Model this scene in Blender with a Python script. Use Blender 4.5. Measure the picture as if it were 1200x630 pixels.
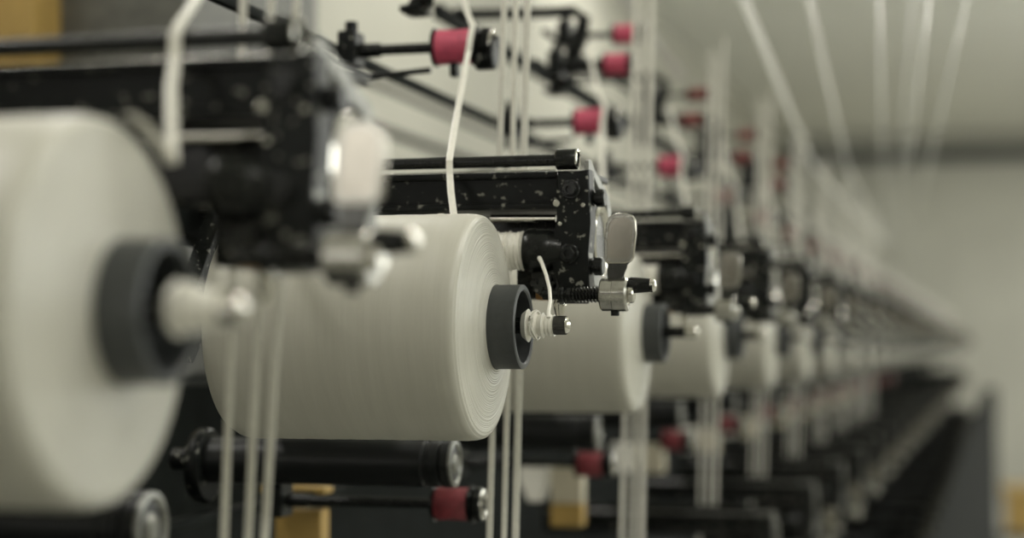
import bpy, bmesh, math, random
from mathutils import Vector, Matrix
random.seed(7)
PI = math.pi
scn = bpy.context.scene
for o in list(bpy.data.objects):
    bpy.data.objects.remove(o)
col = scn.collection

# ------------------------------------------------------------------ camera
F_PX = 2200.0
CAM_Z = 1.45
YAW = math.atan(568 / F_PX)
PITCH = math.atan(92 / F_PX)
cam_d = bpy.data.cameras.new('camera')
cam = bpy.data.objects.new('camera', cam_d)
col.objects.link(cam)
cam_d.sensor_width = 36.0
cam_d.lens = 36.0 * F_PX / 1200.0
cam_d.clip_start = 0.02
cam_d.clip_end = 200
cam.location = (0, 0, CAM_Z)
cam.rotation_euler = (PI / 2 + PITCH, 0, YAW)
cam_d.dof.use_dof = True
cam_d.dof.focus_distance = 1.075
cam_d.dof.aperture_fstop = 4.1
scn.camera = cam

# ------------------------------------------------------------------ light
world = bpy.data.worlds.new('world')
scn.world = world
world.use_nodes = True
bg = world.node_tree.nodes['Background']
bg.inputs['Color'].default_value = (0.86, 0.95, 0.84, 1)
bg.inputs['Strength'].default_value = 0.3
scn.view_settings.view_transform = 'Standard'
scn.view_settings.look = 'None'
scn.view_settings.gamma = 1.0
scn.view_settings.use_curve_mapping = False
scn.view_settings.exposure = -0.16
scn.cycles.use_denoising = True
scn.cycles.sample_clamp_indirect = 6.0

LAMP_SPOTS = []          # (x, y, width, length, power)
for yy in (-1.2, 1.6, 4.4, 7.4, 10.6, 14.0, 17.6):
    LAMP_SPOTS.append((1.15, yy, 0.14, 1.5, 30))
for yy in (0.4, 3.4, 6.8, 10.2):
    LAMP_SPOTS.append((-1.7, yy, 0.14, 1.5, 22))
for yy in (12.5, 15.5, 18.5):  # lamp line added out of view to brighten the far wall
    LAMP_SPOTS.append((2.7, yy, 0.14, 1.5, 40))

# ------------------------------------------------------------------ materials
def mat(name, color, rough=0.5, metal=0.0, spec=0.5, noise=None, bump=None, bump_scale=40, coat=0.0, flecks=None):
    m = bpy.data.materials.new(name)
    m.use_nodes = True
    nt = m.node_tree
    b = nt.nodes['Principled BSDF']
    b.inputs['Base Color'].default_value = (*color, 1)
    b.inputs['Roughness'].default_value = rough
    b.inputs['Metallic'].default_value = metal
    b.inputs['Specular IOR Level'].default_value = spec
    b.inputs['Coat Weight'].default_value = coat
    tc = nt.nodes.new('ShaderNodeTexCoord')
    last = None
    if noise:
        sc_, amt = noise
        n = nt.nodes.new('ShaderNodeTexNoise')
        n.inputs['Scale'].default_value = sc_
        n.inputs['Detail'].default_value = 5
        nt.links.new(tc.outputs['Object'], n.inputs['Vector'])
        r = nt.nodes.new('ShaderNodeMapRange')
        r.inputs['From Min'].default_value = 0.3
        r.inputs['From Max'].default_value = 0.7
        r.inputs['To Min'].default_value = 1 - amt
        r.inputs['To Max'].default_value = 1 + amt
        nt.links.new(n.outputs['Fac'], r.inputs['Value'])
        mx = nt.nodes.new('ShaderNodeVectorMath')
        mx.operation = 'SCALE'
        mx.inputs[0].default_value = color
        nt.links.new(r.outputs['Result'], mx.inputs['Scale'])
        last = mx.outputs['Vector']
        nt.links.new(last, b.inputs['Base Color'])
    if flecks:
        fs, thr, fcol = flecks
        v = nt.nodes.new('ShaderNodeTexNoise')
        v.inputs['Scale'].default_value = fs
        v.inputs['Detail'].default_value = 3
        nt.links.new(tc.outputs['Object'], v.inputs['Vector'])
        r = nt.nodes.new('ShaderNodeMapRange')
        r.inputs['From Min'].default_value = thr
        r.inputs['From Max'].default_value = thr + 0.04
        nt.links.new(v.outputs['Fac'], r.inputs['Value'])
        mx = nt.nodes.new('ShaderNodeMix')
        mx.data_type = 'RGBA'
        nt.links.new(r.outputs['Result'], mx.inputs['Factor'])
        if last:
            nt.links.new(last, mx.inputs['A'])
        else:
            mx.inputs['A'].default_value = (*color, 1)
        mx.inputs['B'].default_value = (*fcol, 1)
        nt.links.new(mx.outputs['Result'], b.inputs['Base Color'])
    if bump:
        n = nt.nodes.new('ShaderNodeTexNoise')
        n.inputs['Scale'].default_value = bump_scale
        n.inputs['Detail'].default_value = 4
        nt.links.new(tc.outputs['Object'], n.inputs['Vector'])
        bp = nt.nodes.new('ShaderNodeBump')
        bp.inputs['Strength'].default_value = bump
        bp.inputs['Distance'].default_value = 0.001
        nt.links.new(n.outputs['Fac'], bp.inputs['Height'])
        nt.links.new(bp.outputs['Normal'], b.inputs['Normal'])
    return m

def yarn_material():
    """wound flat tape: fine bands along the package, rings on its end face"""
    m = bpy.data.materials.new('wound_white_tape')
    m.use_nodes = True
    nt = m.node_tree
    N, Lk = nt.nodes.new, nt.links.new
    b = nt.nodes['Principled BSDF']
    tc = N('ShaderNodeTexCoord')
    sp = N('ShaderNodeSeparateXYZ')
    Lk(tc.outputs['Object'], sp.inputs['Vector'])
    # slanted bands: x plus a little of the angle around the axis
    mp = N('ShaderNodeMapping')
    mp.inputs['Scale'].default_value = (70, 5, 5)
    mp.inputs['Rotation'].default_value = (0, 0.0, 0.03)
    Lk(tc.outputs['Object'], mp.inputs['Vector'])
    n1 = N('ShaderNodeTexNoise')
    n1.inputs['Scale'].default_value = 1.0
    n1.inputs['Detail'].default_value = 6
    n1.inputs['Roughness'].default_value = 0.65
    Lk(mp.outputs['Vector'], n1.inputs['Vector'])
    cr = N('ShaderNodeValToRGB')
    cr.color_ramp.elements[0].position = 0.25
    cr.color_ramp.elements[0].color = (0.52, 0.505, 0.435, 1)
    cr.color_ramp.elements[1].position = 0.75
    cr.color_ramp.elements[1].color = (0.60, 0.585, 0.51, 1)
    Lk(n1.outputs['Fac'], cr.inputs['Fac'])
    Lk(cr.outputs['Color'], b.inputs['Base Color'])
    # radius in the y z plane
    cb = N('ShaderNodeCombineXYZ')
    Lk(sp.outputs['Y'], cb.inputs['Y'])
    Lk(sp.outputs['Z'], cb.inputs['Z'])
    ln = N('ShaderNodeVectorMath'); ln.operation = 'LENGTH'
    Lk(cb.outputs['Vector'], ln.inputs[0])
    # rings
    cr2 = N('ShaderNodeCombineXYZ')
    Lk(ln.outputs['Value'], cr2.inputs['X'])
    m2 = N('ShaderNodeVectorMath'); m2.operation = 'SCALE'
    m2.inputs['Scale'].default_value = 900
    Lk(cr2.outputs['Vector'], m2.inputs[0])
    n2 = N('ShaderNodeTexNoise')
    n2.inputs['Scale'].default_value = 1.0
    n2.inputs['Detail'].default_value = 2
    Lk(m2.outputs['Vector'], n2.inputs['Vector'])
    # pick rings on the end faces, bands on the mantle
    gm = N('ShaderNodeNewGeometry')
    vt = N('ShaderNodeVectorTransform')
    vt.vector_type = 'NORMAL'; vt.convert_from = 'WORLD'; vt.convert_to = 'OBJECT'
    Lk(gm.outputs['Normal'], vt.inputs['Vector'])
    s2 = N('ShaderNodeSeparateXYZ')
    Lk(vt.outputs['Vector'], s2.inputs['Vector'])
    ab = N('ShaderNodeMath'); ab.operation = 'ABSOLUTE'
    Lk(s2.outputs['X'], ab.inputs[0])
    mx = N('ShaderNodeMix')
    Lk(ab.outputs['Value'], mx.inputs['Factor'])
    am = N('ShaderNodeMath'); am.operation = 'MULTIPLY'; am.inputs[1].default_value = 0.40
    Lk(n1.outputs['Fac'], am.inputs[0])
    Lk(am.outputs['Value'], mx.inputs['A'])
    Lk(n2.outputs['Fac'], mx.inputs['B'])
    bp = N('ShaderNodeBump')
    bp.inputs['Strength'].default_value = 1.0
    bp.inputs['Distance'].default_value = 0.0011
    Lk(mx.outputs['Result'], bp.inputs['Height'])
    Lk(bp.outputs['Normal'], b.inputs['Normal'])
    rr = N('ShaderNodeMapRange'); rr.inputs['To Min'].default_value = 0.42; rr.inputs['To Max'].default_value = 0.24
    Lk(ab.outputs['Value'], rr.inputs['Value']); Lk(rr.outputs['Result'], b.inputs['Roughness'])
    b.inputs['Specular IOR Level'].default_value = 0.55
    return m

M = {}
M['yarn'] = yarn_material()
M['tape'] = mat('white_plastic_tape', (0.84, 0.82, 0.74), 0.32, spec=0.6, noise=(300, 0.06))
M['shiny_tape'] = mat('glossy_overhead_tape', (0.88, 0.87, 0.82), 0.25, spec=0.8, noise=(60, 0.05))
M['core'] = mat('grey_core_tube', (0.050, 0.054, 0.055), 0.40, noise=(260, 0.10), bump=0.08, bump_scale=700)
M['black'] = mat('black_enamel', (0.006, 0.007, 0.0065), 0.36, spec=0.16, noise=(90, 0.3), bump=0.25, bump_scale=260,
                 flecks=(210, 0.635, (0.22, 0.22, 0.19)))
M['black2'] = mat('black_rubbed_metal', (0.008, 0.009, 0.008), 0.26, spec=.3, noise=(120, 0.3))
M['dusty'] = mat('dusty_black_casting', (0.009, 0.010, 0.009), 0.35, noise=(120, 0.4), bump=0.5, bump_scale=220,
                 flecks=(110, 0.60, (0.26, 0.25, 0.22)))
M['rubber'] = mat('black_rubber', (0.007, 0.008, 0.008), 0.40, spec=.3, noise=(60, 0.2), flecks=(90, 0.72, (0.16, 0.16, 0.15)))
M['chrome'] = mat('chrome', (0.70, 0.68, 0.62), 0.11, metal=1.0, noise=(40, 0.08), bump=0.06, bump_scale=300)
M['aged'] = mat('aged_steel', (0.22, 0.22, 0.20), 0.38, metal=1.0, noise=(150, 0.25), bump=0.15, bump_scale=300)
M['satin'] = mat('satin_nickel', (0.50, 0.47, 0.41), 0.22, metal=1.0, noise=(60, 0.12))
M['steel'] = mat('brushed_steel', (0.50, 0.49, 0.45), 0.22, metal=1.0, noise=(160, 0.15), bump=0.1, bump_scale=400)
M['darksteel'] = mat('dark_steel', (0.10, 0.10, 0.095), 0.24, metal=1.0, noise=(120, 0.2))
M['red'] = mat('pink_red_sleeve', (0.58, 0.085, 0.150), 0.5, noise=(200, 0.15), bump=0.2, bump_scale=500)
M['farred'] = mat('muted_red_sleeve', (0.20, 0.05, 0.045), 0.5)  # browner, less saturated red for sleeves further down the row
M['dullred'] = mat('dull_red_sleeve', (0.23, 0.036, 0.046), 0.5, noise=(200, 0.2), bump=0.2, bump_scale=500)
M['yellow'] = mat('ochre_paint', (0.44, 0.29, 0.085), 0.45, noise=(20, 0.15))
M['amber'] = mat('amber_plastic', (0.34, 0.17, 0.045), 0.35, noise=(60, 0.2))
M['grey_panel'] = mat('grey_hammered_panel', (0.12, 0.12, 0.105), 0.5, noise=(60, 0.25), bump=0.5, bump_scale=120)
M['frame'] = mat('dark_frame_paint', (0.010, 0.012, 0.011), 0.75, spec=.08, noise=(30, 0.25))
M['wall'] = mat('plaster_wall', (0.62, 0.62, 0.56), 0.85, noise=(1.3, 0.06))
M['wall_warm'] = mat('pale_plaster_wall', (0.46, 0.45, 0.385), 0.85, noise=(1.0, 0.06))
M['ceiling'] = mat('ceiling_paint', (0.86, 0.86, 0.79), 0.85, noise=(0.8, 0.05))
M['floor'] = mat('concrete_floor', (0.42, 0.42, 0.38), 0.6, noise=(2.0, 0.15))
M['beam'] = mat('grey_beam', (0.10, 0.105, 0.10), 0.6, noise=(3, 0.1))
M['cream'] = mat('cream_plate', (0.58, 0.53, 0.40), 0.45, noise=(60, 0.08))
M['lampbody'] = mat('lamp_housing', (0.7, 0.7, 0.68), 0.5)
def emis(name, color, s):
    m = bpy.data.materials.new(name); m.use_nodes = True
    b = m.node_tree.nodes['Principled BSDF']
    b.inputs['Emission Color'].default_value = (*color, 1)
    b.inputs['Emission Strength'].default_value = s
    return m
M['daylight'] = emis('daylight_pane', (0.97, 1.0, 0.96), 5.2)  # glow of the panes added on the right wall
M['soft_daylight'] = emis('soft_daylight_pane', (1.0, 0.97, 0.92), 2.3)  # weaker glow of the pane added behind the camera
M['glow'] = emis('lamp_diffuser', (1, 0.98, 0.92), 5.0)

# ------------------------------------------------------------------ mesh helpers
class MB:
    def __init__(self):
        self.bm = bmesh.new()
        self.beveled = False
    def _frame(self, d):
        d = Vector(d).normalized()
        up = Vector((0, 0, 1)) if abs(d.z) < 0.9 else Vector((0, 1, 0))
        a = d.cross(up).normalized()
        return d, a, d.cross(a).normalized()
    def box(self, lo, hi, bev=0.0):
        lo, hi = Vector(lo), Vector(hi)
        lo, hi = Vector(map(min, lo, hi)), Vector(map(max, lo, hi))
        r = bmesh.ops.create_cube(self.bm, size=1.0)
        vs = r['verts']
        c, s = (lo + hi) / 2, hi - lo
        for v in vs:
            v.co = Vector((c.x + v.co.x * s.x, c.y + v.co.y * s.y, c.z + v.co.z * s.z))
        if bev:
            self.beveled = True
            es = list({e for v in vs for e in v.link_edges})
            bmesh.ops.bevel(self.bm, geom=es, offset=bev, segments=2, profile=0.6, affect='EDGES')
        return self
    def rev(self, p0, axis, prof, seg=32):
        """solid of revolution: prof = [(t along axis, radius)]"""
        p0 = Vector(p0)
        d, a, b = self._frame(axis)
        rings = []
        for t, r in prof:
            c = p0 + d * t
            if r <= 1e-7:
                rings.append([self.bm.verts.new(c)])
            else:
                rings.append([self.bm.verts.new(c + (a * math.cos(2 * PI * i / seg) + b * math.sin(2 * PI * i / seg)) * r) for i in range(seg)])
        for A, B in zip(rings, rings[1:]):
            for i in range(seg):
                j = (i + 1) % seg
                q = [A[i % len(A)], A[j % len(A)], B[j % len(B)], B[i % len(B)]]
                u = []
                for v in q:
                    if v not in u:
                        u.append(v)
                if len(u) >= 3:
                    try:
                        self.bm.faces.new(u)
                    except ValueError:
                        pass
        return self
    def cyl(self, p0, p1, r, seg=24, bev=None, r1=None):
        p0, p1 = Vector(p0), Vector(p1)
        h = (p1 - p0).length
        r1 = r if r1 is None else r1
        bev = min(r, r1) * 0.12 if bev is None else bev
        return self.rev(p0, p1 - p0, [(0, 0), (0, r - bev), (bev, r), (h - bev, r1), (h, r1 - bev), (h, 0)], seg)
    def tube(self, pts, r, seg=8):
        pts = [Vector(p) for p in pts]
        rings = []
        for i, p in enumerate(pts):
            d = (pts[min(i + 1, len(pts) - 1)] - pts[max(i - 1, 0)])
            _, a, b = self._frame(d)
            rr = r[i] if isinstance(r, (list, tuple)) else r
            rings.append([self.bm.verts.new(p + (a * math.cos(2 * PI * k / seg) + b * math.sin(2 * PI * k / seg)) * rr) for k in range(seg)])
        for A, B in zip(rings, rings[1:]):
            for k in range(seg):
                self.bm.faces.new([A[k], A[(k + 1) % seg], B[(k + 1) % seg], B[k]])
        self.bm.faces.new(rings[0][::-1]); self.bm.faces.new(rings[-1])
        return self
    def ribbon(self, pts, w, t, side=(1, 0, 0)):
        """flat tape with real thickness"""
        pts = [Vector(p) for p in pts]
        side = Vector(side).normalized()
        rings = []
        for i, p in enumerate(pts):
            d = (pts[min(i + 1, len(pts) - 1)] - pts[max(i - 1, 0)]).normalized()
            s = (side - d * side.dot(d)).normalized()
            n = d.cross(s).normalized()
            ww = w[i] if isinstance(w, (list, tuple)) else w
            rings.append([self.bm.verts.new(p + s * a * ww / 2 + n * c * t / 2) for a, c in ((-1, -.3), (-.7, -1), (.7, -1), (1, -.3), (1, .3), (.7, 1), (-.7, 1), (-1, .3))])
        for A, B in zip(rings, rings[1:]):
            for k in range(8):
                self.bm.faces.new([A[k], A[(k + 1) % 8], B[(k + 1) % 8], B[k]])
        self.bm.faces.new(rings[0][::-1]); self.bm.faces.new(rings[-1])
        return self
    def prism(self, outline, thick, plane='XZ', bev=0.0, holes=None):
        """outline: 3-D points in a plane; extruded by thick along +Y (XZ) or +X (YZ)"""
        off = Vector((0, thick, 0)) if plane == 'XZ' else Vector((thick, 0, 0))
        a = [self.bm.verts.new(Vector(p)) for p in outline]
        b = [self.bm.verts.new(Vector(p) + off) for p in outline]
        n = len(a)
        fs = [self.bm.faces.new(a[::-1]), self.bm.faces.new(b)]
        for i in range(n):
            fs.append(self.bm.faces.new([a[i], a[(i + 1) % n], b[(i + 1) % n], b[i]]))
        if bev:
            self.beveled = True
            es = list(set(list(fs[0].edges) + list(fs[1].edges)))
            bmesh.ops.bevel(self.bm, geom=es, offset=bev, segments=2, profile=0.6, affect='EDGES')
        return self
    def ringprism(self, outer, inner, thick, plane='XZ'):
        off = Vector((0, thick, 0)) if plane == 'XZ' else Vector((thick, 0, 0))
        n = len(outer)
        vs = [[self.bm.verts.new(Vector(p) + k * off) for p in loop] for k in (0, 1) for loop in (outer, inner)]
        o0, i0, o1, i1 = vs
        for i in range(n):
            j = (i + 1) % n
            for q in ([o0[i], o0[j], i0[j], i0[i]], [o1[j], o1[i], i1[i], i1[j]], [o0[j], o0[i], o1[i], o1[j]], [i0[i], i0[j], i1[j], i1[i]]):
                self.bm.faces.new(q)
        return self
    def build(self, name, m, parent=None, origin=None):
        bmesh.ops.remove_doubles(self.bm, verts=self.bm.verts, dist=1e-7)
        bmesh.ops.recalc_face_normals(self.bm, faces=self.bm.faces)
        for f in self.bm.faces:
            f.smooth = True
        for e in self.bm.edges:
            if len(e.link_faces) == 2 and e.calc_face_angle(0) > math.radians(38):
                e.smooth = False
        if origin is not None:
            bmesh.ops.translate(self.bm, verts=self.bm.verts, vec=-Vector(origin))
        me = bpy.data.meshes.new(name)
        self.bm.to_mesh(me); self.bm.free()
        me.materials.append(m)
        o = bpy.data.objects.new(name, me)
        col.objects.link(o)
        if origin is not None:
            o.location = origin
        if self.beveled:
            wn = o.modifiers.new('weighted_normals', 'WEIGHTED_NORMAL')
            wn.keep_sharp = True
            wn.weight = 80
        if parent:
            o.parent = parent
        return o

def tag(o, label, cat, group=None, kind=None):
    o['label'] = label; o['category'] = cat
    if group: o['group'] = group
    if kind: o['kind'] = kind
    return o
def empty(name, loc=(0, 0, 0)):
    o = bpy.data.objects.new(name, None)
    o.empty_display_size = 0.02
    col.objects.link(o); o.location = loc
    return o
def struct(o):
    o['kind'] = 'structure'
    return o
def copy_tree(o, loc, parent=None, keep=None):
    if o.name in SKIP: return None
    stem_ = o.name.split('.')[0]
    c = o.copy(); col.objects.link(c)
    if stem_ == 'spindle_cap':
        c.material_slots[0].link = 'OBJECT'; c.material_slots[0].material = M['chrome']
    if parent: c.parent = parent
    else: c.location = loc
    for ch in CH.get(o.name, []):
        if keep and not parent and ch.name.split('.')[0] not in keep:
            continue
        copy_tree(ch, None, c, keep)
    return c
CH = {}
SKIP = {'waste_tape_wrap'}      # only the focused head has it
def index_children():
    CH.clear()
    for o in bpy.data.objects:
        if o.parent:
            CH.setdefault(o.parent.name, []).append(o)

# ------------------------------------------------------------------ place helper: metric layout of one machine position
cy_, sy_ = math.cos(YAW), math.sin(YAW)
Fv = Vector((-sy_ * math.cos(PITCH), cy_ * math.cos(PITCH), math.sin(PITCH)))
Rv = Vector((cy_, sy_, 0))
Uv = Rv.cross(Fv)
ORG = Vector((-0.282, 1.033, CAM_Z + 0.0117))
PITCH_Y = 0.4705
def W(px, py, Y):
    """point of the place on the vertical plane y = Y"""
    d = Fv + Rv * ((px - 600) / F_PX) + Uv * ((315 - py) / F_PX)
    t = Y / d.y
    return Vector((d.x * t, Y, CAM_Z + d.z * t))
def L(px, py, dy=0.0):
    return W(px, py, ORG.y + dy) - ORG
def site(k, row_z=0.0, dx=0.0):
    return ORG + Vector((dx, PITCH_Y * k, row_z))
K0, K1 = -1, 34           # machine positions built, front to back
ORD = ['first', 'second', 'third', 'fourth', 'fifth', 'sixth', 'seventh', 'eighth', 'ninth', 'tenth', 'eleventh', 'twelfth', 'thirteenth',
       'fourteenth', 'fifteenth', 'sixteenth', 'seventeenth', 'eighteenth', 'nineteenth', 'twentieth'] + ['twenty-' + w for w in
       ('first', 'second', 'third', 'fourth', 'fifth', 'sixth', 'seventh', 'eighth', 'ninth')] + ['thirtieth'] + ['thirty-' + w for w in
       ('first', 'second', 'third', 'fourth', 'fifth', 'sixth')]

# ================================================================== room shell
YF = 21.0
H = CAM_Z
zc = CAM_Z + 2.35
XL, XR = -2.3, 3.6
YB = -3.0
struct(MB().box((XL - .2, YB, -0.12), (XR + .2, YF + .2, 0)).build('floor', M['floor']))
struct(MB().box((XL - .2, YB, zc), (XR + .2, YF + .2, zc + 0.12)).build('ceiling', M['ceiling']))
struct(MB().box((XL - .2, YF, 0), (XR + .2, YF + .2, zc)).build('wall_far', M['wall']))
struct(MB().box((XL - .2, YB, 0), (XL, YF, zc)).build('wall_left', M['wall_warm']))
struct(MB().box((XR, YB, 0), (XR + .2, YF, zc)).build('wall_right', M['wall']))
struct(MB().box((XL, YF - 0.14, CAM_Z + 2.02), (XR, YF, CAM_Z + 2.16), 0.01).build('trim_far', M['beam']))
struct(MB().box((XL - .2, YB - .2, 0), (XR + .2, YB, zc)).build('wall_back', M['wall']))
def window(n, lo, hi, inward, m='daylight'):
    # glowing framed panes added out of view for bright reflections in the chrome
    p = struct(MB().box(lo, hi).build('window_%d' % n, M[m]))
    lo, hi = Vector(lo), Vector(hi)
    mb = MB()
    ax = 1 if abs(inward[0]) > .5 else 0
    e = Vector(inward) * .05
    m_ = (lo[ax] + hi[ax]) / 2
    for c in ((lo[ax], m_, hi[ax]) if ax == 1 else (lo[ax], hi[ax])):
        a, b = lo.copy(), hi + e
        a[ax], b[ax] = c - .03, c + .03
        mb.box(a, b)
    for c in (lo.z, hi.z):
        a, b = lo.copy(), hi + e
        a.z, b.z = c - .03, c + .03
        mb.box(a, b)
    f = mb.build('window_frame', M['lampbody']); f.parent = p
for i, yy in enumerate((0.6, 3.6, 6.6, 9.6, 12.6)):
    window(i + 1, (XR - .03, yy, 1.7), (XR - .01, yy + 1.8, 3.1), (-1, 0, 0))
window(6, (-2.2, YB + .01, 1.55), (-1.02, YB + .03, 2.7), (0, 1, 0), 'soft_daylight')  # added behind the camera so the lever paddles reflect something bright
# lamps
def lamp(x, y, w, l, p, label):
    t = empty('ceiling_lamp', (x, y, zc))
    MB().box((-w / 2, -l / 2, -0.06), (w / 2, l / 2, 0), 0.006).build('lamp_housing', M['lampbody'], t)
    MB().box((-w / 2 + .02, -l / 2 + .02, -0.075), (w / 2 - .02, l / 2 - .02, -0.06), 0.004).build('lamp_diffuser', M['glow'], t)
    ld = bpy.data.lights.new('lamp_light', 'AREA')
    ld.shape = 'RECTANGLE'; ld.size = w - .04; ld.size_y = l - .04
    ld.energy = p; ld.color = (1.0, 0.975, 0.90)
    lo = bpy.data.objects.new('lamp_light', ld); col.objects.link(lo)
    lo.location = (0, 0, -0.08); lo.parent = t
    tag(t, label, 'ceiling lamp', 'ceiling lamps above the machine')
cnt = {}
for (x, y, w, l, p) in LAMP_SPOTS:
    ln_name = 'the aisle' if 0 < x < 2 else ('the back of the machine' if x < 0 else 'the side by the windows')
    cnt[ln_name] = cnt.get(ln_name, -1) + 1
    lamp(x, y, w, l, p, 'long white ceiling lamp, %s from the front in the line over %s' % (ORD[cnt[ln_name]], ln_name.replace('the side by ', '').replace('the back of ', '')))

# ================================================================== bobbin
def ring_x(mb, prof, seg=96):
    return mb.rev((0, 0, 0), (1, 0, 0), prof, seg)
R_B, L_B = 0.0648, 0.150
def make_bobbin():
    t = empty('tape_bobbin')
    rc = 0.0243
    prof = [(-L_B, rc), (-L_B, R_B - .010), (-L_B + .002, R_B - .004), (-L_B + .007, R_B - .0008), (-L_B + .012, R_B)]
    n = 44
    for i in range(1, n):
        x = -L_B + .012 + (L_B - .023) * i / n
        prof.append((x, R_B + 0.00005 * math.sin(i * 2.1) + 0.00006 * math.sin(i * .83 + 1)))
    prof += [(-.010, R_B), (-.005, R_B - .0004), (-.0020, R_B - .0012), (-.0004, R_B - .0028), (0.0004, R_B - .005)]
    m = 30
    for i in range(1, m + 1):
        f = i / m
        r = (R_B - .005) * (1 - f) + rc * f
        prof.append((0.0004 + 0.0062 * f ** 1.15 + 0.00006 * math.sin(i * 2.4), r))
    mb = MB()
    ring_x(mb, prof, 128)
    mb.build('wound_tape', M['yarn'], t)
    # core tube, hollow
    ro, ri, x1 = 0.0240, 0.0203, 0.0225
    c = MB()
    ring_x(c, [(-L_B - .012, ri), (-L_B - .012, ro), (x1 - .0006, ro), (x1, ro - .0008), (x1, ri + .0008), (x1 - .0008, ri), (-L_B - .012, ri)], 96)
    c.build('core_tube', M['core'], t)
    return t

# ================================================================== winding head (arm, plates, lever, clamp, spring, spindle)
def hexbolt(mb, p, axis, r, h):
    p = Vector(p); a = Vector(axis).normalized()
    mb.cyl(p, p + a * h * .35, r * 1.35, 24)
    mb.rev(p + a * h * .3, a, [(0, 0), (0, r), (h * .6, r), (h * .7, r * .88), (h * .7, r * .5), (h * .35, r * .45), (h * .35, 0)], 6)
def make_head():
    t = empty('tape_winder')
    D = 0.085
    xl = L(235, 225, D).x
    # black channel arm with flanges
    mb = MB()
    z0, z1 = L(600, 244, D).z, L(600, 204, D).z
    xr = L(692, 225, D).x
    mb.box((xl, D, z0), (xr, D + .006, z1), 0.0012)
    mb.box((xl, D - .004, z1 - .003), (xr, D + .055, z1 + .001), 0.001)
    mb.box((xl, D - .003, z0 - .001), (xr, D + .055, z0 + .003), 0.001)
    mb.build('channel_arm', M['black'], t)
    # lower bar
    mb = MB()
    zb1, zb0 = L(620, 262, D).z, L(620, 345, D).z
    mb.box((L(540, 0, D).x, D + .028, L(620, 300, D).z), (L(652, 0, D).x, D + .060, zb1 + .004), 0.002)
    mb.box((L(597, 0, D).x, D + .016, zb0 - .002), (L(690, 0, D).x, D + .058, zb1 - .004), 0.003)
    mb.build('gear_case', M['black2'], t)
    mb = MB()
    mb.cyl(L(575, 256, D + .008), L(652, 256, D + .008), 0.0026, 16)
    mb.build('slide_rail', M['chrome'], t)
    # guide rod and collar
    mb = MB()
    mb.cyl((xl, D - .006, L(655, 187.5, D - .006).z), L(656, 187.5, D - .006), 0.0036, 24)
    mb.build('guide_rod', M['black2'], t)
    mb = MB()
    p = L(652, 187, D - .006)
    mb.rev(p, (1, 0, 0), [(0, 0.003), (0, .0056), (.0008, .0064), (.0125, .0064), (.0133, .0058), (.0133, .0042), (.010, .0038), (.010, 0)], 32)
    col_o = mb.build('rod_collar', M['black2'], t)
    mb = MB(); mb.rev(p + Vector((.0128, 0, 0)), (1, 0, 0), [(0, .0063), (.0009, .0062), (.0011, .0050), (0, .0048)], 32)
    mb.build('collar_ring', M['chrome'], col_o)
    # thin wire above the arm
    mb = MB(); mb.cyl((xl, D + .01, L(600, 200, D).z), L(652, 200, D + .01), 0.0011, 10)
    mb.build('stay_wire', M['steel'], t)
    # side plate (faces the camera), cast outline
    mb = MB()
    o = [(652, 203), (690, 198), (692, 262), (689, 300), (691, 336), (684, 347), (664, 347), (655, 336), (650, 312), (644, 300), (650, 272), (652, 258)]
    mb.prism([L(x, y, D - .012) for x, y in o], 0.016, 'XZ', 0.0012)
    mb.build('side_plate', M['black'], t)
    for (x, y) in ((669, 222), (667, 297)):
        mb = MB(); hexbolt(mb, L(x, y, D - .012), (0, -1, 0), .0046, .006)
        mb.build('plate_bolt', M['black2'], t)
    for (x, y, r) in ((652, 238, .0022), (683, 240, .0014), (656, 262, .0013)):
        mb = MB(); mb.cyl(L(x, y, D - .0125), L(x, y, D - .0145), r, 12)
        mb.build('rivet', M['steel'], t)
    # lower casting with ribs
    mb = MB()
    o = [(622, 318), (650, 300), (664, 320), (668, 345), (655, 352), (634, 348), (624, 340)]
    mb.prism([L(x, y, D - .004) for x, y in o], 0.020, 'XZ', 0.0015)
    for i in range(7):
        p = L(628 + i * 5.5, 332 + 6 * math.sin(i * 1.7), D - .004)
        mb.cyl(p, p + Vector((0, -.006, 0)), .0022 + .0006 * (i % 3), 10)
    mb.cyl(L(664, 350, D - .01), L(690, 350, D - .01), .0030, 14)
    mb.build('cam_casting', M['dusty'], t)
    mb = MB()
    mb.box(L(627, 338, D + .004), L(650, 352, D + .016), .002)
    mb.build('amber_block', M['amber'], t)
    mb = MB(); mb.rev(L(656, 350, D - .012), (0, 0, -1), [(0, 0), (0, .0030), (.003, .0042), (.006, .0036), (.0135, .0018), (.009, 0)], 20)
    mb.build('oil_nipple', M['chrome'], t)
    # traverse drum with white wrap
    p = L(598, 294, D - .004)
    mb = MB()
    mb.rev(p + Vector((.010, 0, 0)), (1, 0, 0), [(0, 0), (0, .0125), (.002, .0135), (.0065, .0135), (.011, .0118), (.0135, .0118), (.009, .0130), (.0150, .0130), (.0175, .0115), (.024, .0095), (.026, 0)], 36)
    mb.build('traverse_drum', M['black2'], t)
    mb = MB()
    pr = [(-.012, 0), (-.012, .0095)]
    for i in range(9):
        pr += [(-.0115 + i * .0026, .0110 + .0004 * (i % 2)), (-.0102 + i * .0026, .0116 + .0004 * ((i + 1) % 3))]
    pr += [(.0122, .0105), (.0122, 0)]
    mb.rev(p, (1, 0, 0), pr, 36)
    mb.build('white_wrap', M['tape'], t)
    # end cover: plate across the end of the arm, slanted top
    xe = L(690, 260, D).x
    def ye(dy, z): return Vector((xe, dy, z))
    zt, zm, zbt = L(690, 190, D).z, L(712, 232, D + .055).z, L(690, 334, D).z
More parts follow.
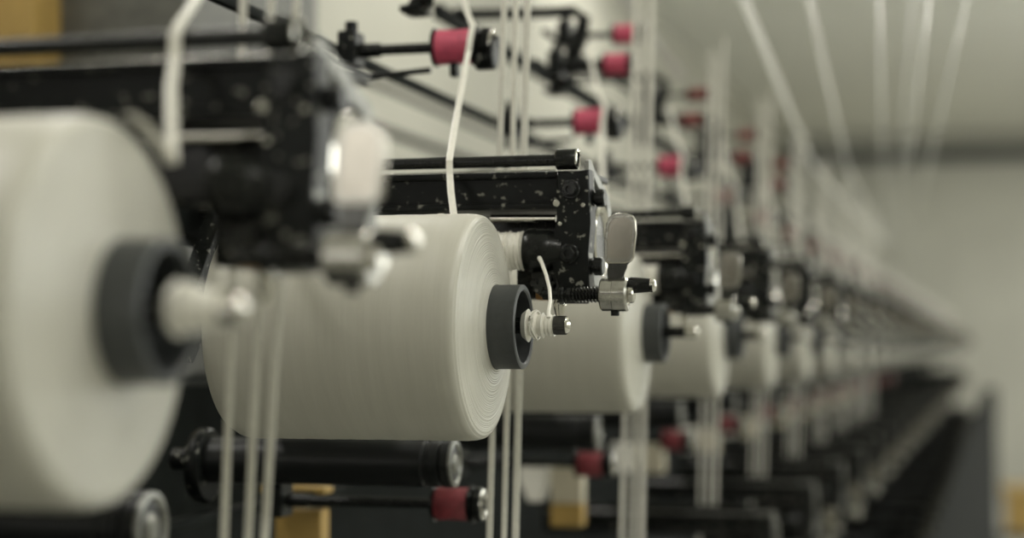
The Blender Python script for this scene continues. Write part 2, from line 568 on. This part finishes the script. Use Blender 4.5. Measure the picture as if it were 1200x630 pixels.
    outer = [(D - .010, zbt), (D - .010, zt), (D - .004, zt + .001), (D + .008, zt - .004), (D + .052, zm), (D + .060, zm - .012), (D + .060, zbt + .010), (D + .050, zbt)]
    cyh = sum(a for a, b in outer) / len(outer); czh = (zt + zbt) / 2 - .003
    inner = [(cyh + (a - cyh) * .70, czh + (b - czh) * .78) for a, b in outer]
    mb = MB(); mb.ringprism([ye(a, b) for a, b in outer], [ye(a, b) for a, b in inner], .0022, 'YZ')
    mb.build('end_frame', M['aged'], t)
    mb = MB(); mb.prism([ye(cyh + (a - cyh) * .92, czh + (b - czh) * .95) - Vector((.0012, 0, 0)) for a, b in outer], .0011, 'YZ')
    mb.build('end_sheet', M['darksteel'], t)
    mb = MB(); mb.rev(Vector((xe - .001, cyh + .006, czh - .006)), (1, 0, 0), [(.0, .024), (.0026, .024), (.0036, .022), (.0026, .018), (0, .017)], 40)
    mb.build('cover_ring', M['chrome'], t)
    for (px, py, dd) in ((700, 232, .012), (695, 312, .006)):
        p = L(px, py, D + dd - .012); p.x = xe + .0015
        mb = MB(); mb.rev(p, (1, 0, 0), [(0, 0), (0, .0050), (.002, .0052), (.0022, .0040), (.0035, .0040), (.0036, .0056), (.0080, .0056), (.0088, .0048), (.0088, 0)], 18)
        mb.build('thumb_screw', M['black2'], t)
    # spring on its rod
    Ds = 0.062
    zc_ = L(690, 345, Ds).z
    mb = MB(); mb.cyl((L(636, 0, Ds).x, Ds, zc_), (L(712, 0, Ds).x, Ds, zc_), .0030, 16)
    mb.cyl((L(655, 0, Ds).x, Ds, zc_), (L(661, 0, Ds).x, Ds, zc_), .0052, 20)
    mb.cyl((L(664, 0, Ds).x, Ds, zc_), (L(670, 0, Ds).x, Ds, zc_), .0046, 6)
    mb.build('lever_shaft', M['black2'], t)
    x0, x1 = L(671, 0, Ds).x, L(706, 0, Ds).x
    pts = []
    turns = 9
    for i in range(turns * 14 + 1):
        a = 2 * PI * i / 14
        pts.append((x0 + (x1 - x0) * i / (turns * 14), Ds + .0044 * math.cos(a), zc_ + .0044 * math.sin(a)))
    mb = MB(); mb.tube(pts, .00062, 6)
    mb.build('spring', M['darksteel'], t)
    # clamp cylinder
    xa, xb = L(704, 0, Ds).x, L(736, 0, Ds).x
    ln_ = xb - xa
    mb = MB(); mb.rev((xa, Ds, zc_), (1, 0, 0), [(0, 0), (0, .0092), (.0008, .0099), (ln_ * .45, .0099), (ln_ * .47, .0102), (ln_ - .0012, .0102), (ln_, .0090), (ln_, .0065), (ln_ - .0006, .0062), (ln_ - .0006, 0)], 48)
    cl = mb.build('lever_clamp', M['steel'], t)
    mb = MB(); mb.rev((xb - .0008, Ds, zc_), (1, 0, 0), [(0, 0), (0, .0052), (.0035, .0052), (.0042, .0044), (.0042, 0)], 28)
    mb.build('clamp_hub', M['chrome'], cl)
    mb = MB(); mb.cyl((xa + ln_ * .5, Ds, zc_ - .0085), (xa + ln_ * .5, Ds, zc_ - .0128), .0026, 12)
    mb.build('set_screw', M['black2'], cl)
    # pin
    Dp = Ds + .002
    zp = L(750, 334, Dp).z
    mb = MB(); mb.rev((L(736, 0, Dp).x, Dp, zp), (1, 0, 0), [(0, 0), (0, .0046), (.0015, .0050), (.013, .0040), (.0135, .0030), (.0135, 0)], 24)
    pn = mb.build('lever_pin', M['black2'], t)
    mb = MB(); mb.rev((L(736, 0, Dp).x + .0132, Dp, zp), (1, 0, 0), [(0, 0), (0, .0042), (.0016, .0044), (.0030, .0034), (.0036, 0)], 24)
    mb.build('pin_nut', M['chrome'], pn)
    # paddle lever
    Dl = Ds - .004
    out = [(711, 309), (708, 304), (708.5, 282), (710, 262), (713, 254), (719, 250), (732, 249), (741, 252), (745, 259), (745, 274), (742, 302), (739, 306), (733, 309)]
    mb = MB(); mb.prism([L(x, y, Dl) for x, y in out], .0042, 'XZ', 0.0011)
    lv = mb.build('lever_paddle', M['satin'], t)
    mb = MB(); mb.prism([L(x, y, Dl + .0008) for x, y in [(712, 331), (713, 316), (711, 306), (738, 306), (732, 312), (729, 319), (729, 331)]], .0038, 'XZ', 0.0009)
    mb.build('paddle_neck', M['darksteel'], lv)
    cx_, cz_ = 727, 281
    rim = [L(x, y, Dl - .0006) for x, y in [(709, 306), (709, 282), (711, 262), (714, 255), (720, 251), (732, 250), (740, 253), (744, 260), (743.5, 274), (741, 302), (738, 306), (724, 307)]]
    ctr = L(cx_, cz_, Dl - .0006)
    rin = [ctr + (p - ctr) * .86 for p in rim]
    mb = MB(); mb.ringprism(rim, rin, .0012, 'XZ')
    mb.build('paddle_rim', M['steel'], lv)
    # spindle through the core
    zs = L(655, 381, 0).z
    mb = MB()
    xs0, xs1 = -L_B - .05, L(649, 0, 0).x
    mb.cyl((xs0, 0, zs), (xs1, 0, zs), .0046, 24)
    mb.cyl((-.100, 0, zs), (-.012, 0, zs), .0170, 32)
    sp = mb.build('spindle', M['black2'], t)
    mb = MB(); mb.rev((xs1 - .001, 0, zs), (1, 0, 0), [(0, 0), (0, .0053), (.008, .0053), (.0052, .0049), (.0075, .0050), (.0083, .0043), (.0083, 0)], 28)
    mb.build('spindle_cap', M['darksteel'], sp)
    mb = MB(); mb.rev((xs1 + .0071, 0, zs), (1, 0, 0), [(0, 0), (0, .0049), (.0008, .0046), (.0018, .0034), (.0023, .0015), (.0024, 0)], 28)
    mb.build('cap_face', M['chrome'], sp)
    mb = MB()
    xw = L(613, 0, 0).x
    pr = [(0, 0), (0, .0055)]
    n = 9
    for i in range(n):
        f = i / (n - 1)
        base = .0078 * (1 - f) + .0060 * f + .0007 * math.sin(i * 2.7)
        if i == 1: base += .0016
        pr += [(f * (xs1 - xw) * .96, base - .0007), (f * (xs1 - xw) * .96 + .0010, base)]
    pr += [((xs1 - xw), .0052), ((xs1 - xw), 0)]
    mb.rev((xw, 0, zs), (1, 0, 0), pr, 28)
    pts = [(xw + .007 + .0016 * math.sin(i * .9), .0082 * math.cos(i * .5), zs + .0002 + .0082 * math.sin(i * .5)) for i in range(26)]
    mb.tube(pts, .0006, 5)
    mb.build('waste_tape_wrap', M['tape'], sp)
    # hanger between spindle bearing and arm, at the inner end
    mb = MB()
    mb.prism([(xs0, -.018, zs - .022), (xs0, .018, zs - .022), (xs0, D + .05, z1), (xs0, D - .004, z1)], .012, 'YZ', .001)
    mb.build('hanger_plate', M['black'], t)
    return t

def make_tail():
    mb = MB()
    pts = [L(632, 302, .066), L(635, 308, .060), L(640, 322, .045), L(644, 338, .025), L(645, 352, .004), L(643, 364, -.0045), L(643, 372, -.0067)]
    mb.tube(pts, [.0014, .0012, .0011, .0011, .0011, .0012, .0013], 7)
    return mb.build('tape_tail', M['tape'])

# ================================================================== friction roller under the bobbin
DR = 0.19
def make_drum():
    t = empty('pressure_roller')
    c = L(536, 543, DR); x0 = L(245, 0, DR).x
    R = 0.0160
    ln_ = c.x - x0
    mb = MB(); mb.rev((x0, DR, c.z), (1, 0, 0), [(0, 0), (0, R * .9), (.001, R), (ln_ * .88, R), (ln_ * .885, R * .93), (ln_ * .90, R * .93), (ln_ * .905, R * 1.0), (ln_ * .94, R * 1.0), (ln_ * .945, R * .93), (ln_ * .955, R * 1.02), (ln_ - .003, R * 1.02), (ln_ - .002, R * .9), (ln_ - .002, 0)], 48)
    mb.build('rubber_sleeve', M['rubber'], t)
    mb = MB(); mb.rev((c.x - .0035, DR, c.z), (1, 0, 0), [(0, R * .6), (0, R * 1.0), (.0025, R * 1.0), (.0030, R * .85), (.0015, R * .75), (.0012, R * .45), (.0035, R * .3), (.0035, 0)], 40)
    mb.build('end_disc', M['aged'], t)
    mb = MB(); mb.rev((x0 - .006, DR, c.z - .004), (1, 0, 0), [(0, 0), (0, .0245), (.002, .026), (.008, .026), (.010, .0245), (.010, .012), (.006, .010), (.006, 0)], 40)
    mb.cyl((x0 - .025, DR, c.z), (x0, DR, c.z), .008, 20)
    mb.build('inner_flange', M['black'], t)
    return t

# ================================================================== guide roller arm
def make_guide(red, p_rod0, p_roll0, p_roll1, p_end, dy, r_px, name='guide_roller_arm', stay=True):
    t = empty(name)
    s = 1.3 / F_PX
    r = r_px * s
    a, b, c, d = (L(p[0], p[1], dy) for p in (p_rod0, p_roll0, p_roll1, p_end))
    z = (b.z + c.z) / 2
    a.x += .0108
    mb = MB(); mb.cyl((a.x, dy, z), (d.x, dy, z), r * .30, 20)
    mb.cyl((a.x, dy, z), (a.x + .030, dy, z), r * .42, 20)
    mb.build('guide_rod', M['black2'], t)
    mb = MB(); w = c.x - b.x
    mb.rev((b.x, dy, z), (1, 0, 0), [(0, 0), (0, r * .94), (.001, r), (w * .5, r * .955), (w - .001, r), (w, r * .94), (w, 0)], 36)
    mb.build('sleeve', M[red], t)
    mb = MB(); mb.rev((b.x - .003, dy, z), (1, 0, 0), [(0, 0), (0, r * .9), (.0008, r * 1.10), (.0022, r * 1.10), (.003, r * .9), (.003, 0)], 36)
    mb.build('flange', M['black2'], t)
    mb = MB()
    w2 = d.x - c.x
    mb.rev((c.x, dy, z), (1, 0, 0), [(0, 0), (0, r * .85), (.0008, r * 1.10), (w2 * .35, r * 1.12), (w2 * .40, r * .8), (w2 * .55, r * .8), (w2 * .6, r * 1.05), (w2 * .95, r * 1.0), (w2, r * .9), (w2, 0)], 36)
    if stay:
        mb.cyl((c.x + w2 * .3, dy - .006, z - r * .9), (c.x + w2 * 1.1, dy - .006, z - r * .9), r * .55, 16)
        mb.rev((c.x + w2 * 1.0, dy - .004, z - r * .55), (1, 0, 0), [(0, 0), (0, r * .75), (.001, r * .85), (.003, r * .85), (.004, r * .7), (.004, 0)], 28)
        mb.box((b.x + .010, dy - .004, z - r * 1.7), (b.x + .016, dy + .004, z), .001)
        mb.cyl((c.x + w2 * .8, dy + .002, z + r * .2), (c.x + w2 * 1.3, dy + .002, z + r * .2), r * .4, 16)
    mb.build('brake_knob', M['black'], t)
    mb = MB()
    mb.rev((d.x - .0004, dy, z), (1, 0, 0), [(0, r * .70), (0, r * .92), (.0012, r * .92), (.0016, r * .80), (.0010, r * .70)], 36)
    for k in range(5):
        an = k * 2 * PI / 5 + .4
        mb.cyl((d.x - .0006, dy + r * .45 * math.cos(an), z + r * .45 * math.sin(an)), (d.x + .0022, dy + r * .45 * math.cos(an), z + r * .45 * math.sin(an)), r * .12, 10)
    mb.build('chrome_trim', M['chrome'], t)
    if stay:
        mb = MB(); mb.cyl(L(400, 93, dy - .01), L(505, 82, dy - .01), .0022, 12)
        mb.build('stay_rod', M['black2'], t)
    mb = MB(); mb.box((a.x, dy - .012, z - .012), (a.x + .014, dy + .012, z + .014), .002)
    mb.cyl((a.x + .007, dy, z + .012), (a.x + .007, dy, z + .022), .005, 6)
    mb.build('rail_clamp', M['black'], t)
    return t

# ================================================================== copies along the machine
def where(k):
    i = k - K0
    return ORD[i] if i < len(ORD) else None

KEEP_HEAD = {'channel_arm', 'gear_case', 'side_plate', 'lever_paddle', 'lever_clamp', 'end_frame', 'end_sheet', 'spindle', 'traverse_drum', 'guide_rod', 'spring'}
bob0 = make_bobbin(); head0 = make_head(); tail0 = make_tail(); drum0 = make_drum()
guide0 = make_guide('red', (385, 55), (513, 55), (554, 55), (577, 55), .28, 22)
guide1 = make_guide('dullred', (300, 588), (512, 590), (550, 590), (566, 590), .26, 20, stay=False)
# little guide rollers higher up (seen at the next positions)
DG = PITCH_Y + .30
def guide_at(px, py, dy, rpx, red, name):
    return make_guide(red, (px - 90, py), (px - 12, py), (px + 14, py), (px + 22, py), dy, rpx, name=name, stay=False)
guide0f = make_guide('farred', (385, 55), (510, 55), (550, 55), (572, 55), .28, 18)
guide2 = guide_at(722, 75, DG, 18, 'red', 'guide_roller_arm')
guide3 = guide_at(733, 40, DG + .06, 17, 'red', 'guide_roller_arm')
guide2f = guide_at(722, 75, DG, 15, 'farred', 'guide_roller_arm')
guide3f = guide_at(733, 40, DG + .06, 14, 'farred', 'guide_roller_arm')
# black bracket frame of the upper guides
def make_bracket():
    mb = MB()
    d = DG + .03
    pts = [L(540, 17, d), L(640, 15, d), L(672, 13, d), L(684, 22, d), L(680, 45, d), L(668, 72, d), L(658, 98, d), L(650, 108, d)]
    mb.tube(pts, [.0055, .0055, .006, .007, .008, .008, .0085, .008], 12)
    mb.cyl(L(668, 78, d), L(712, 76, d), .0065, 12)
    mb.box(L(636, 102, d - .01), L(664, 113, d + .02), .003)
    mb.box(L(535, 8, d - .02), L(548, 26, d + .02), .003)
    return mb.build('tube_bracket', M['black'])
brk0 = make_bracket()

def vert_tape(px0, px1, dy, name='running_tape', w=.0030, top=None):
    mb = MB()
    a, b = L(px0, -330, dy), L(px1, 1150, dy)
    if top is not None:
        a = a.lerp(b, (a.z - top) / (a.z - b.z))
        b = a.lerp(b, (a.z + .36) / (a.z - b.z))
    n = 8
    pts = [a.lerp(b, i / n) for i in range(n + 1)]
    mb.ribbon(pts, w, .0006, (1, .15, 0))
    return mb.build(name, M['tape'])
DV = .20
vt = [vert_tape(600, 559, DV, w=.0042), vert_tape(612, 579, DV + .008, w=.0038), vert_tape(626, 592, DV + .004, w=.0048)]
vt_short = [vert_tape(600, 559, DV, top=.34), vert_tape(612, 579, DV + .008, top=.33), vert_tape(626, 592, DV + .004, w=.0034, top=.35)]
def make_feed():
    mb = MB()
    pts = [L(534, -60, .30), L(546, 10, .28), L(554, 30, .262), L(551, 45, .255), L(549, 60, .253), L(538, 120, .165), L(528, 178, .080), L(526.5, 188, .0725), L(527, 205, .0712), L(528.5, 225, .058)] + [Vector((L(530, 240, .03).x, y_, math.sqrt((R_B + .0010) ** 2 - y_ * y_))) for y_ in (.040, .028, .016, .006)]
    mb.ribbon(pts, .0042, .0006, (1, .1, 0))
    return mb.build('feeding_tape', M['tape'])
feed0 = make_feed()

index_children()
def put(src, k, label_near, label_far, cat, group, row_z=0, dx=0, keep=None, first=[set()]):
    if src.name not in first[0]:
        first[0].add(src.name)
        o = src
        o.location = site(k, row_z, dx)
    else:
        o = copy_tree(src, site(k, row_z, dx), keep=keep)
    w = where(k)
    tag(o, label_near.format(w) if w else label_far, cat, group)
    return o

def near_tape(x0, x1, lab, w):
    a, b = W(x0, -20, ORG.y - PITCH_Y + DV), W(x1, 700, ORG.y - PITCH_Y + DV)
    mb = MB(); mb.ribbon([a.lerp(b, i / 8) for i in range(9)], w, .0006, (1, .15, 0))
    tag(mb.build('running_tape', M['tape']), lab, 'tape', 'upright running tapes')
near_tape(286, 260, 'left one of three blurred upright tapes in front of the focused bobbin, near left', .0037)
near_tape(319, 288, 'middle one of three blurred upright tapes in front of the focused bobbin, near left', .0037)
near_tape(349, 306, 'right one of three blurred upright tapes in front of the focused bobbin, near left', .0037)
for k in [0] + [k for k in range(K0, K1 + 1) if k != 0]:
    w = where(k)
    if k == K0:
        nb = 'huge blurred white tape bobbin, nearest the camera at the left edge'
        nh = 'blurred black winding head with pale lever above the nearest bobbin at left'
    elif k == 0:
        nb = 'sharp white tape bobbin on a grey core tube, in focus at centre'
        nh = 'sharp black winding head with chrome paddle lever and spring above the focused bobbin'
    else:
        nb = 'white tape bobbin, {} from the front along the camera-level row'
        nh = 'black winding head above the bobbin {} from the front in the camera-level row'
    far = k > 10
    put(bob0, k, nb, 'tiny blurred white bobbin at the far end of the camera-level row, past the twelfth', 'bobbin', 'white tape bobbins in the camera-level row')
    SKIP.clear(); SKIP.add('white_wrap' if k == K0 else 'waste_tape_wrap')
    h = put(head0, k, nh, 'tiny blurred winding head at the far end of the camera-level row, past the twelfth', 'winding head', 'winding heads of the camera-level row', keep=KEEP_HEAD if far else None)
    if k == 0:
        put(tail0, k, 'short white tape tail from drum to spindle at the {} bobbin from the front', '', 'tape', 'tape tails at the spindles')
    put(drum0, k, 'black rubber roller with metal end disc under the {} bobbin from the front', 'tiny dark roller under the bobbins at the far end of the row, past the twelfth', 'roller', 'pressure rollers under the bobbins')
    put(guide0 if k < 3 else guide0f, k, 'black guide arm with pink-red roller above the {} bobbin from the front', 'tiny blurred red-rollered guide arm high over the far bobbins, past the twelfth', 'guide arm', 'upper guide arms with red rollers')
    if k <= 12: put(guide1, k, 'guide arm with dull red roller below the {} bobbin from the front', 'tiny blurred dull red guide arm below the far bobbins, past the twelfth', 'guide arm', 'lower guide arms with dull red rollers')
    if k <= 3:
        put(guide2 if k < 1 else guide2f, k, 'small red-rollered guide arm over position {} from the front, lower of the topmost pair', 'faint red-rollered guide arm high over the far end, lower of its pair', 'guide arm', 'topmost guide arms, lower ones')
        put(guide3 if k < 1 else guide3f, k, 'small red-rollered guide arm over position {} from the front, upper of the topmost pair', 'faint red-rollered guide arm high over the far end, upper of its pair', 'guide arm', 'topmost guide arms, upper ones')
        put(brk0, k, 'bent black tube bracket over position {} from the front', 'faint bent black bracket over the far end of the machine', 'bracket', 'bent tube brackets over the heads')
    put(feed0, k, 'slanting white tape running from red roller down onto the {} bobbin from the front', 'faint slanting tape feeding a bobbin at the far end, past the twelfth', 'tape', 'tapes feeding the bobbins', dx=.033 if k == -1 else 0)
    for j, (v, nm) in () if k > 8 else enumerate(zip(vt if k < 2 else vt_short, ('left', 'middle', 'right')) if k >= 0 else ()):
        put(v, k, nm + ' one of three upright white tapes behind the {} winding head from the front', nm + ' one of three faint upright tapes at far positions past the twelfth', 'tape', 'upright running tapes, ' + nm)

# lower rows of heads: empty core tubes on the spindles
ROW1, ROW2 = -0.29, -0.56
def make_core():
    ro, ri, x1 = 0.0240, 0.0203, 0.0225
    mb = MB(); ring_x(mb, [(-L_B - .012, ri), (-L_B - .012, ro), (x1 - .0006, ro), (x1, ro - .0008), (x1, ri + .0008), (x1 - .0008, ri), (-L_B - .012, ri)], 64)
    return mb.build('empty_core_tube', M['core'])
core0 = make_core()
for k in range(2, 30):
    far = 'tiny blurred winding head at the far end of the {} row below the bobbins'
    put(head0, k, 'black winding head with chrome lever, {} position from the front, first row below', far.format('first'), 'winding head', 'winding heads of the first lower row', ROW1, 0, keep=KEEP_HEAD)
    put(core0, k, 'dark empty core tube, {} position from the front, first row below', 'tiny dark core tube at the far end of the first row below', 'core tube', 'empty core tubes of the first lower row', ROW1, 0)
    if k >= 5:
        put(head0, k, 'black winding head with chrome lever, {} position from the front, second row below', far.format('second'), 'winding head', 'winding heads of the second lower row', ROW2, .03, keep=KEEP_HEAD)
        put(core0, k, 'dark empty core tube, {} position from the front, second row below', 'tiny dark core tube at the far end of the second row below', 'core tube', 'empty core tubes of the second lower row', ROW2, .03)

# ================================================================== machine frame
y0, y1 = ORG.y - 1.3, ORG.y + PITCH_Y * K1 + .3
fr = empty('winding_machine', (0, 0, 0))
def rail(px, py, dy, s=.012, name='long_rail', m='frame', sz=None, ya=None):
    p = ORG + L(px, py, dy)
    sz = sz or s
    return MB().box((p.x - s, ya or y0, p.z - sz), (p.x + s, y1, p.z + sz), .003).build(name, M[m], fr)
rail(385, 55, .28, .004)
rail(632, 75, DG, .003, ya=ORG.y + DG - .02)
rail(643, 40, DG + .06, .003, ya=ORG.y + DG + .04)
rail(300, 594, .26, .010, sz=.004)
pA = ORG + L(235, 225, .085)
MB().box((-.55, y0, pA.z - .030), (ORG.x - .2145, y1, pA.z + .022), .003).build('long_rail', M['frame'], fr)
bA = ORG + L(540, 17, DG + .03)
MB().box((bA.x - .022, ORG.y + DG, bA.z - .008), (bA.x - .0125, y1, bA.z + .008), .003).build('long_rail', M['frame'], fr)
# dark lower body
zb = CAM_Z - .03
MB().box((-1.15, y0, 0.0), (-.66, y1, zb), .01).build('body_panel', M['frame'], fr)
MB().box((-.66, ORG.y + 1.2, 0), (-.12, y1, CAM_Z - .80), .01).build('plinth', M['frame'], fr)
for k in range(2, 30):
    pass
MB().box((-.13, ORG.y + 2.2, 0), (-.006, y1, CAM_Z - .36), .012).build('cable_trough', M['frame'], fr)
for k in range(6, K1 + 1, 4):
    y = ORG.y + PITCH_Y * k + .33
    MB().box((-.60, y - .012, .05), (-.56, y + .012, CAM_Z + .34), .003).build('upright_post', M['frame'], fr)
tag(fr, 'long dark steel machine frame carrying all the winding heads', 'machine')

# ================================================================== overhead tapes running down the aisle
VP = Fv + Rv * ((1040 - 600) / F_PX) + Uv * ((315 - 403) / F_PX)
VP = VP / VP.y
def overhead(px, py, Z0, w, label, yend=None, d=None):
    p = Fv + Rv * ((px - 600) / F_PX) + Uv * ((315 - py) / F_PX)
    p = Vector((0, 0, CAM_Z)) + p * Z0
    d = VP if d is None else d
    a = p - d * (p.y - YB - .02)
    b = p + d * (Z0 * .95)
    n = 10
    e = Vector((-.30, b.y + 1.6, CAM_Z + .30))
    pts = [a.lerp(b, (i / n) ** .5) for i in range(n + 1)] + [b + d * .35 * (i / 4) * (1 - i / 8) + (e - b) * (i / 4) ** 1.5 for i in range(1, 5)]
    mb = MB(); mb.ribbon(pts, [w] * 7 + [w * .85, w * .7, w * .55, w * .45] + [w * .35] * 4, .0008, (.45, 0, 1))
    tag(mb.build('overhead_tape', M['shiny_tape']), label, 'tape', 'tapes running overhead down the aisle')
for args in [
    (872, 0, 1.9, .0135, 'bright white overhead tape, leftmost of those fanning over the aisle', 6),
    (948, 0, 2.0, .0135, 'white overhead tape, second from left of those fanning over the aisle', 6),
    (1030, 0, 2.1, .011, 'white overhead tape falling almost straight down the picture above the far wall', 6),
    (1088, 0, 2.0, .0135, 'bright white overhead tape leaning left, second from right of the fan', 6),
    (1112, 90, 2.7, .013, 'short faint overhead tape at the right end of the fan', 5),
    (1065, 60, 2.8, .008, 'thin faint overhead tape just left of the bright leaning one', 6)]:
    overhead(*args)
# slanted tape crossing above the red rollers
a = W(722, -14, 1.95); b = W(800, 92, 2.35)
mb = MB(); mb.ribbon([a.lerp(b, i / 6) for i in range(7)], .0135, .0008, (1, 0, .5))
tag(mb.build('overhead_tape', M['shiny_tape']), 'bright slanted tape crossing above the small red rollers', 'tape', 'tapes running overhead down the aisle')

# ================================================================== things behind
# ochre and grey cabinet, upper left
def cabinet():
    Y = 1.75
    t = empty('switch_cabinet', (W(0, 0, Y).x, Y, 0.0))
    o = t.location
    x1, x2, x3 = W(38, 40, Y).x - o.x, W(47, 40, Y).x - o.x, W(190, 40, Y).x - o.x
    x0 = x1 - .35
    zt = 2.2
    zl = W(0, 88, Y).z
    MB().box((x0, 0, zl), (x1, .4, zt), .004).build('ochre_door', M['yellow'], t)
    MB().box((x0, .06, CAM_Z - .028), (x3, .45, zt), .004).build('cabinet_body', M['grey_panel'], t)
    tag(t, 'grey textured cabinet with an ochre yellow door at the upper left corner', 'cabinet')
cabinet()
# cables along the back wall
for (px, py, dy, r, lab) in ((262, 22, 1.2, .006, 'thin dark cable running along behind the machine, upper one'),
                             (300, 100, 1.4, .008, 'dark conduit running along the pale wall, lower one')):
    p = ORG + L(px, py, dy)
    tag(MB().cyl((p.x, 2.3, p.z), (p.x, YF + .01, p.z), r, 12).build('conduit', M['frame']), lab, 'conduit')
# ochre plates under the rollers
def plate(px0, py0, px1, py1, Y, m, lab, th=.02, bev=.002):
    a, b = W(px0, py0, Y), W(px1, py1, Y)
    return tag(MB().box(a, b + Vector((0, th, 0)), bev).build('machine_plate', M[m]), lab, 'plate')
plate(305, 569, 381, 579, ORG.y + .36, 'yellow', 'narrow ochre strip behind the lower guide rod')
plate(322, 596, 376, 680, ORG.y + .38, 'yellow', 'ochre plate below the lower guide rod, left of the dark knob')
for k in range(0, 9):
    Y = ORG.y + PITCH_Y * (k + 1) + .33
    d = W(645, 545, ORG.y + PITCH_Y + .33), W(682, 590, ORG.y + PITCH_Y + .33), W(682, 640, ORG.y + PITCH_Y + .33), W(608, 546, ORG.y + PITCH_Y + .33), W(640, 588, ORG.y + PITCH_Y + .33)
    t = empty('guard_plate', (d[0].x, Y, d[2].z))
    w = d[1].x - d[0].x; h1 = d[1].z - d[2].z; h2 = d[0].z - d[2].z
    MB().box((0, 0, h1), (w, .02, h2), .002).build('cream_panel', M['cream'], t)
    if k == 0: MB().box((0, 0, h1 * .45), (w, .02, h1 - .0005), .002).build('ochre_panel', M['yellow'], t)
    tag(t, 'blurred cream plate' + (' with ochre foot' if k == 0 else '') + ' below the bobbins, %s from the front' % ORD[k], 'plate', 'cream plates under the rollers')
    mb = MB(); o = Vector((d[3].x, Y, d[4].z)); ww = d[4].x - d[3].x; hh = d[3].z - d[4].z
    mb.prism([o + Vector((x * ww, 0, z * hh)) for x, z in ((0.3, 0), (.75, 0), (1, .6), (1, 1), (0, 1), (0, .6))], .03, 'XZ', .002)
    tag(mb.build('yarn_cone', M['tape']), 'small blurred white cone beside the cream plate %s from the front' % ORD[k], 'yarn cone', 'white cones beside the plates')

# ochre box on the floor far down the aisle
def far_box():
    Y = 15.0
    x0 = W(1178, 600, Y).x
    t = empty('storage_box', (x0 + .4, Y, 0))
    MB().box((-.4, -.3, .06), (.4, .3, .34), .02).build('box_body', M['yellow'], t)
    MB().box((-.42, -.32, .34), (.42, .32, .38), .01).build('lid', M['yellow'], t)
    for sx in (-.36, .36):
        MB().box((sx - .03, -.28, 0), (sx + .03, .28, .06), .005).build('skid', M['frame'], t)
    tag(t, 'blurred ochre yellow box on the floor at the lower right corner', 'box')
far_box()
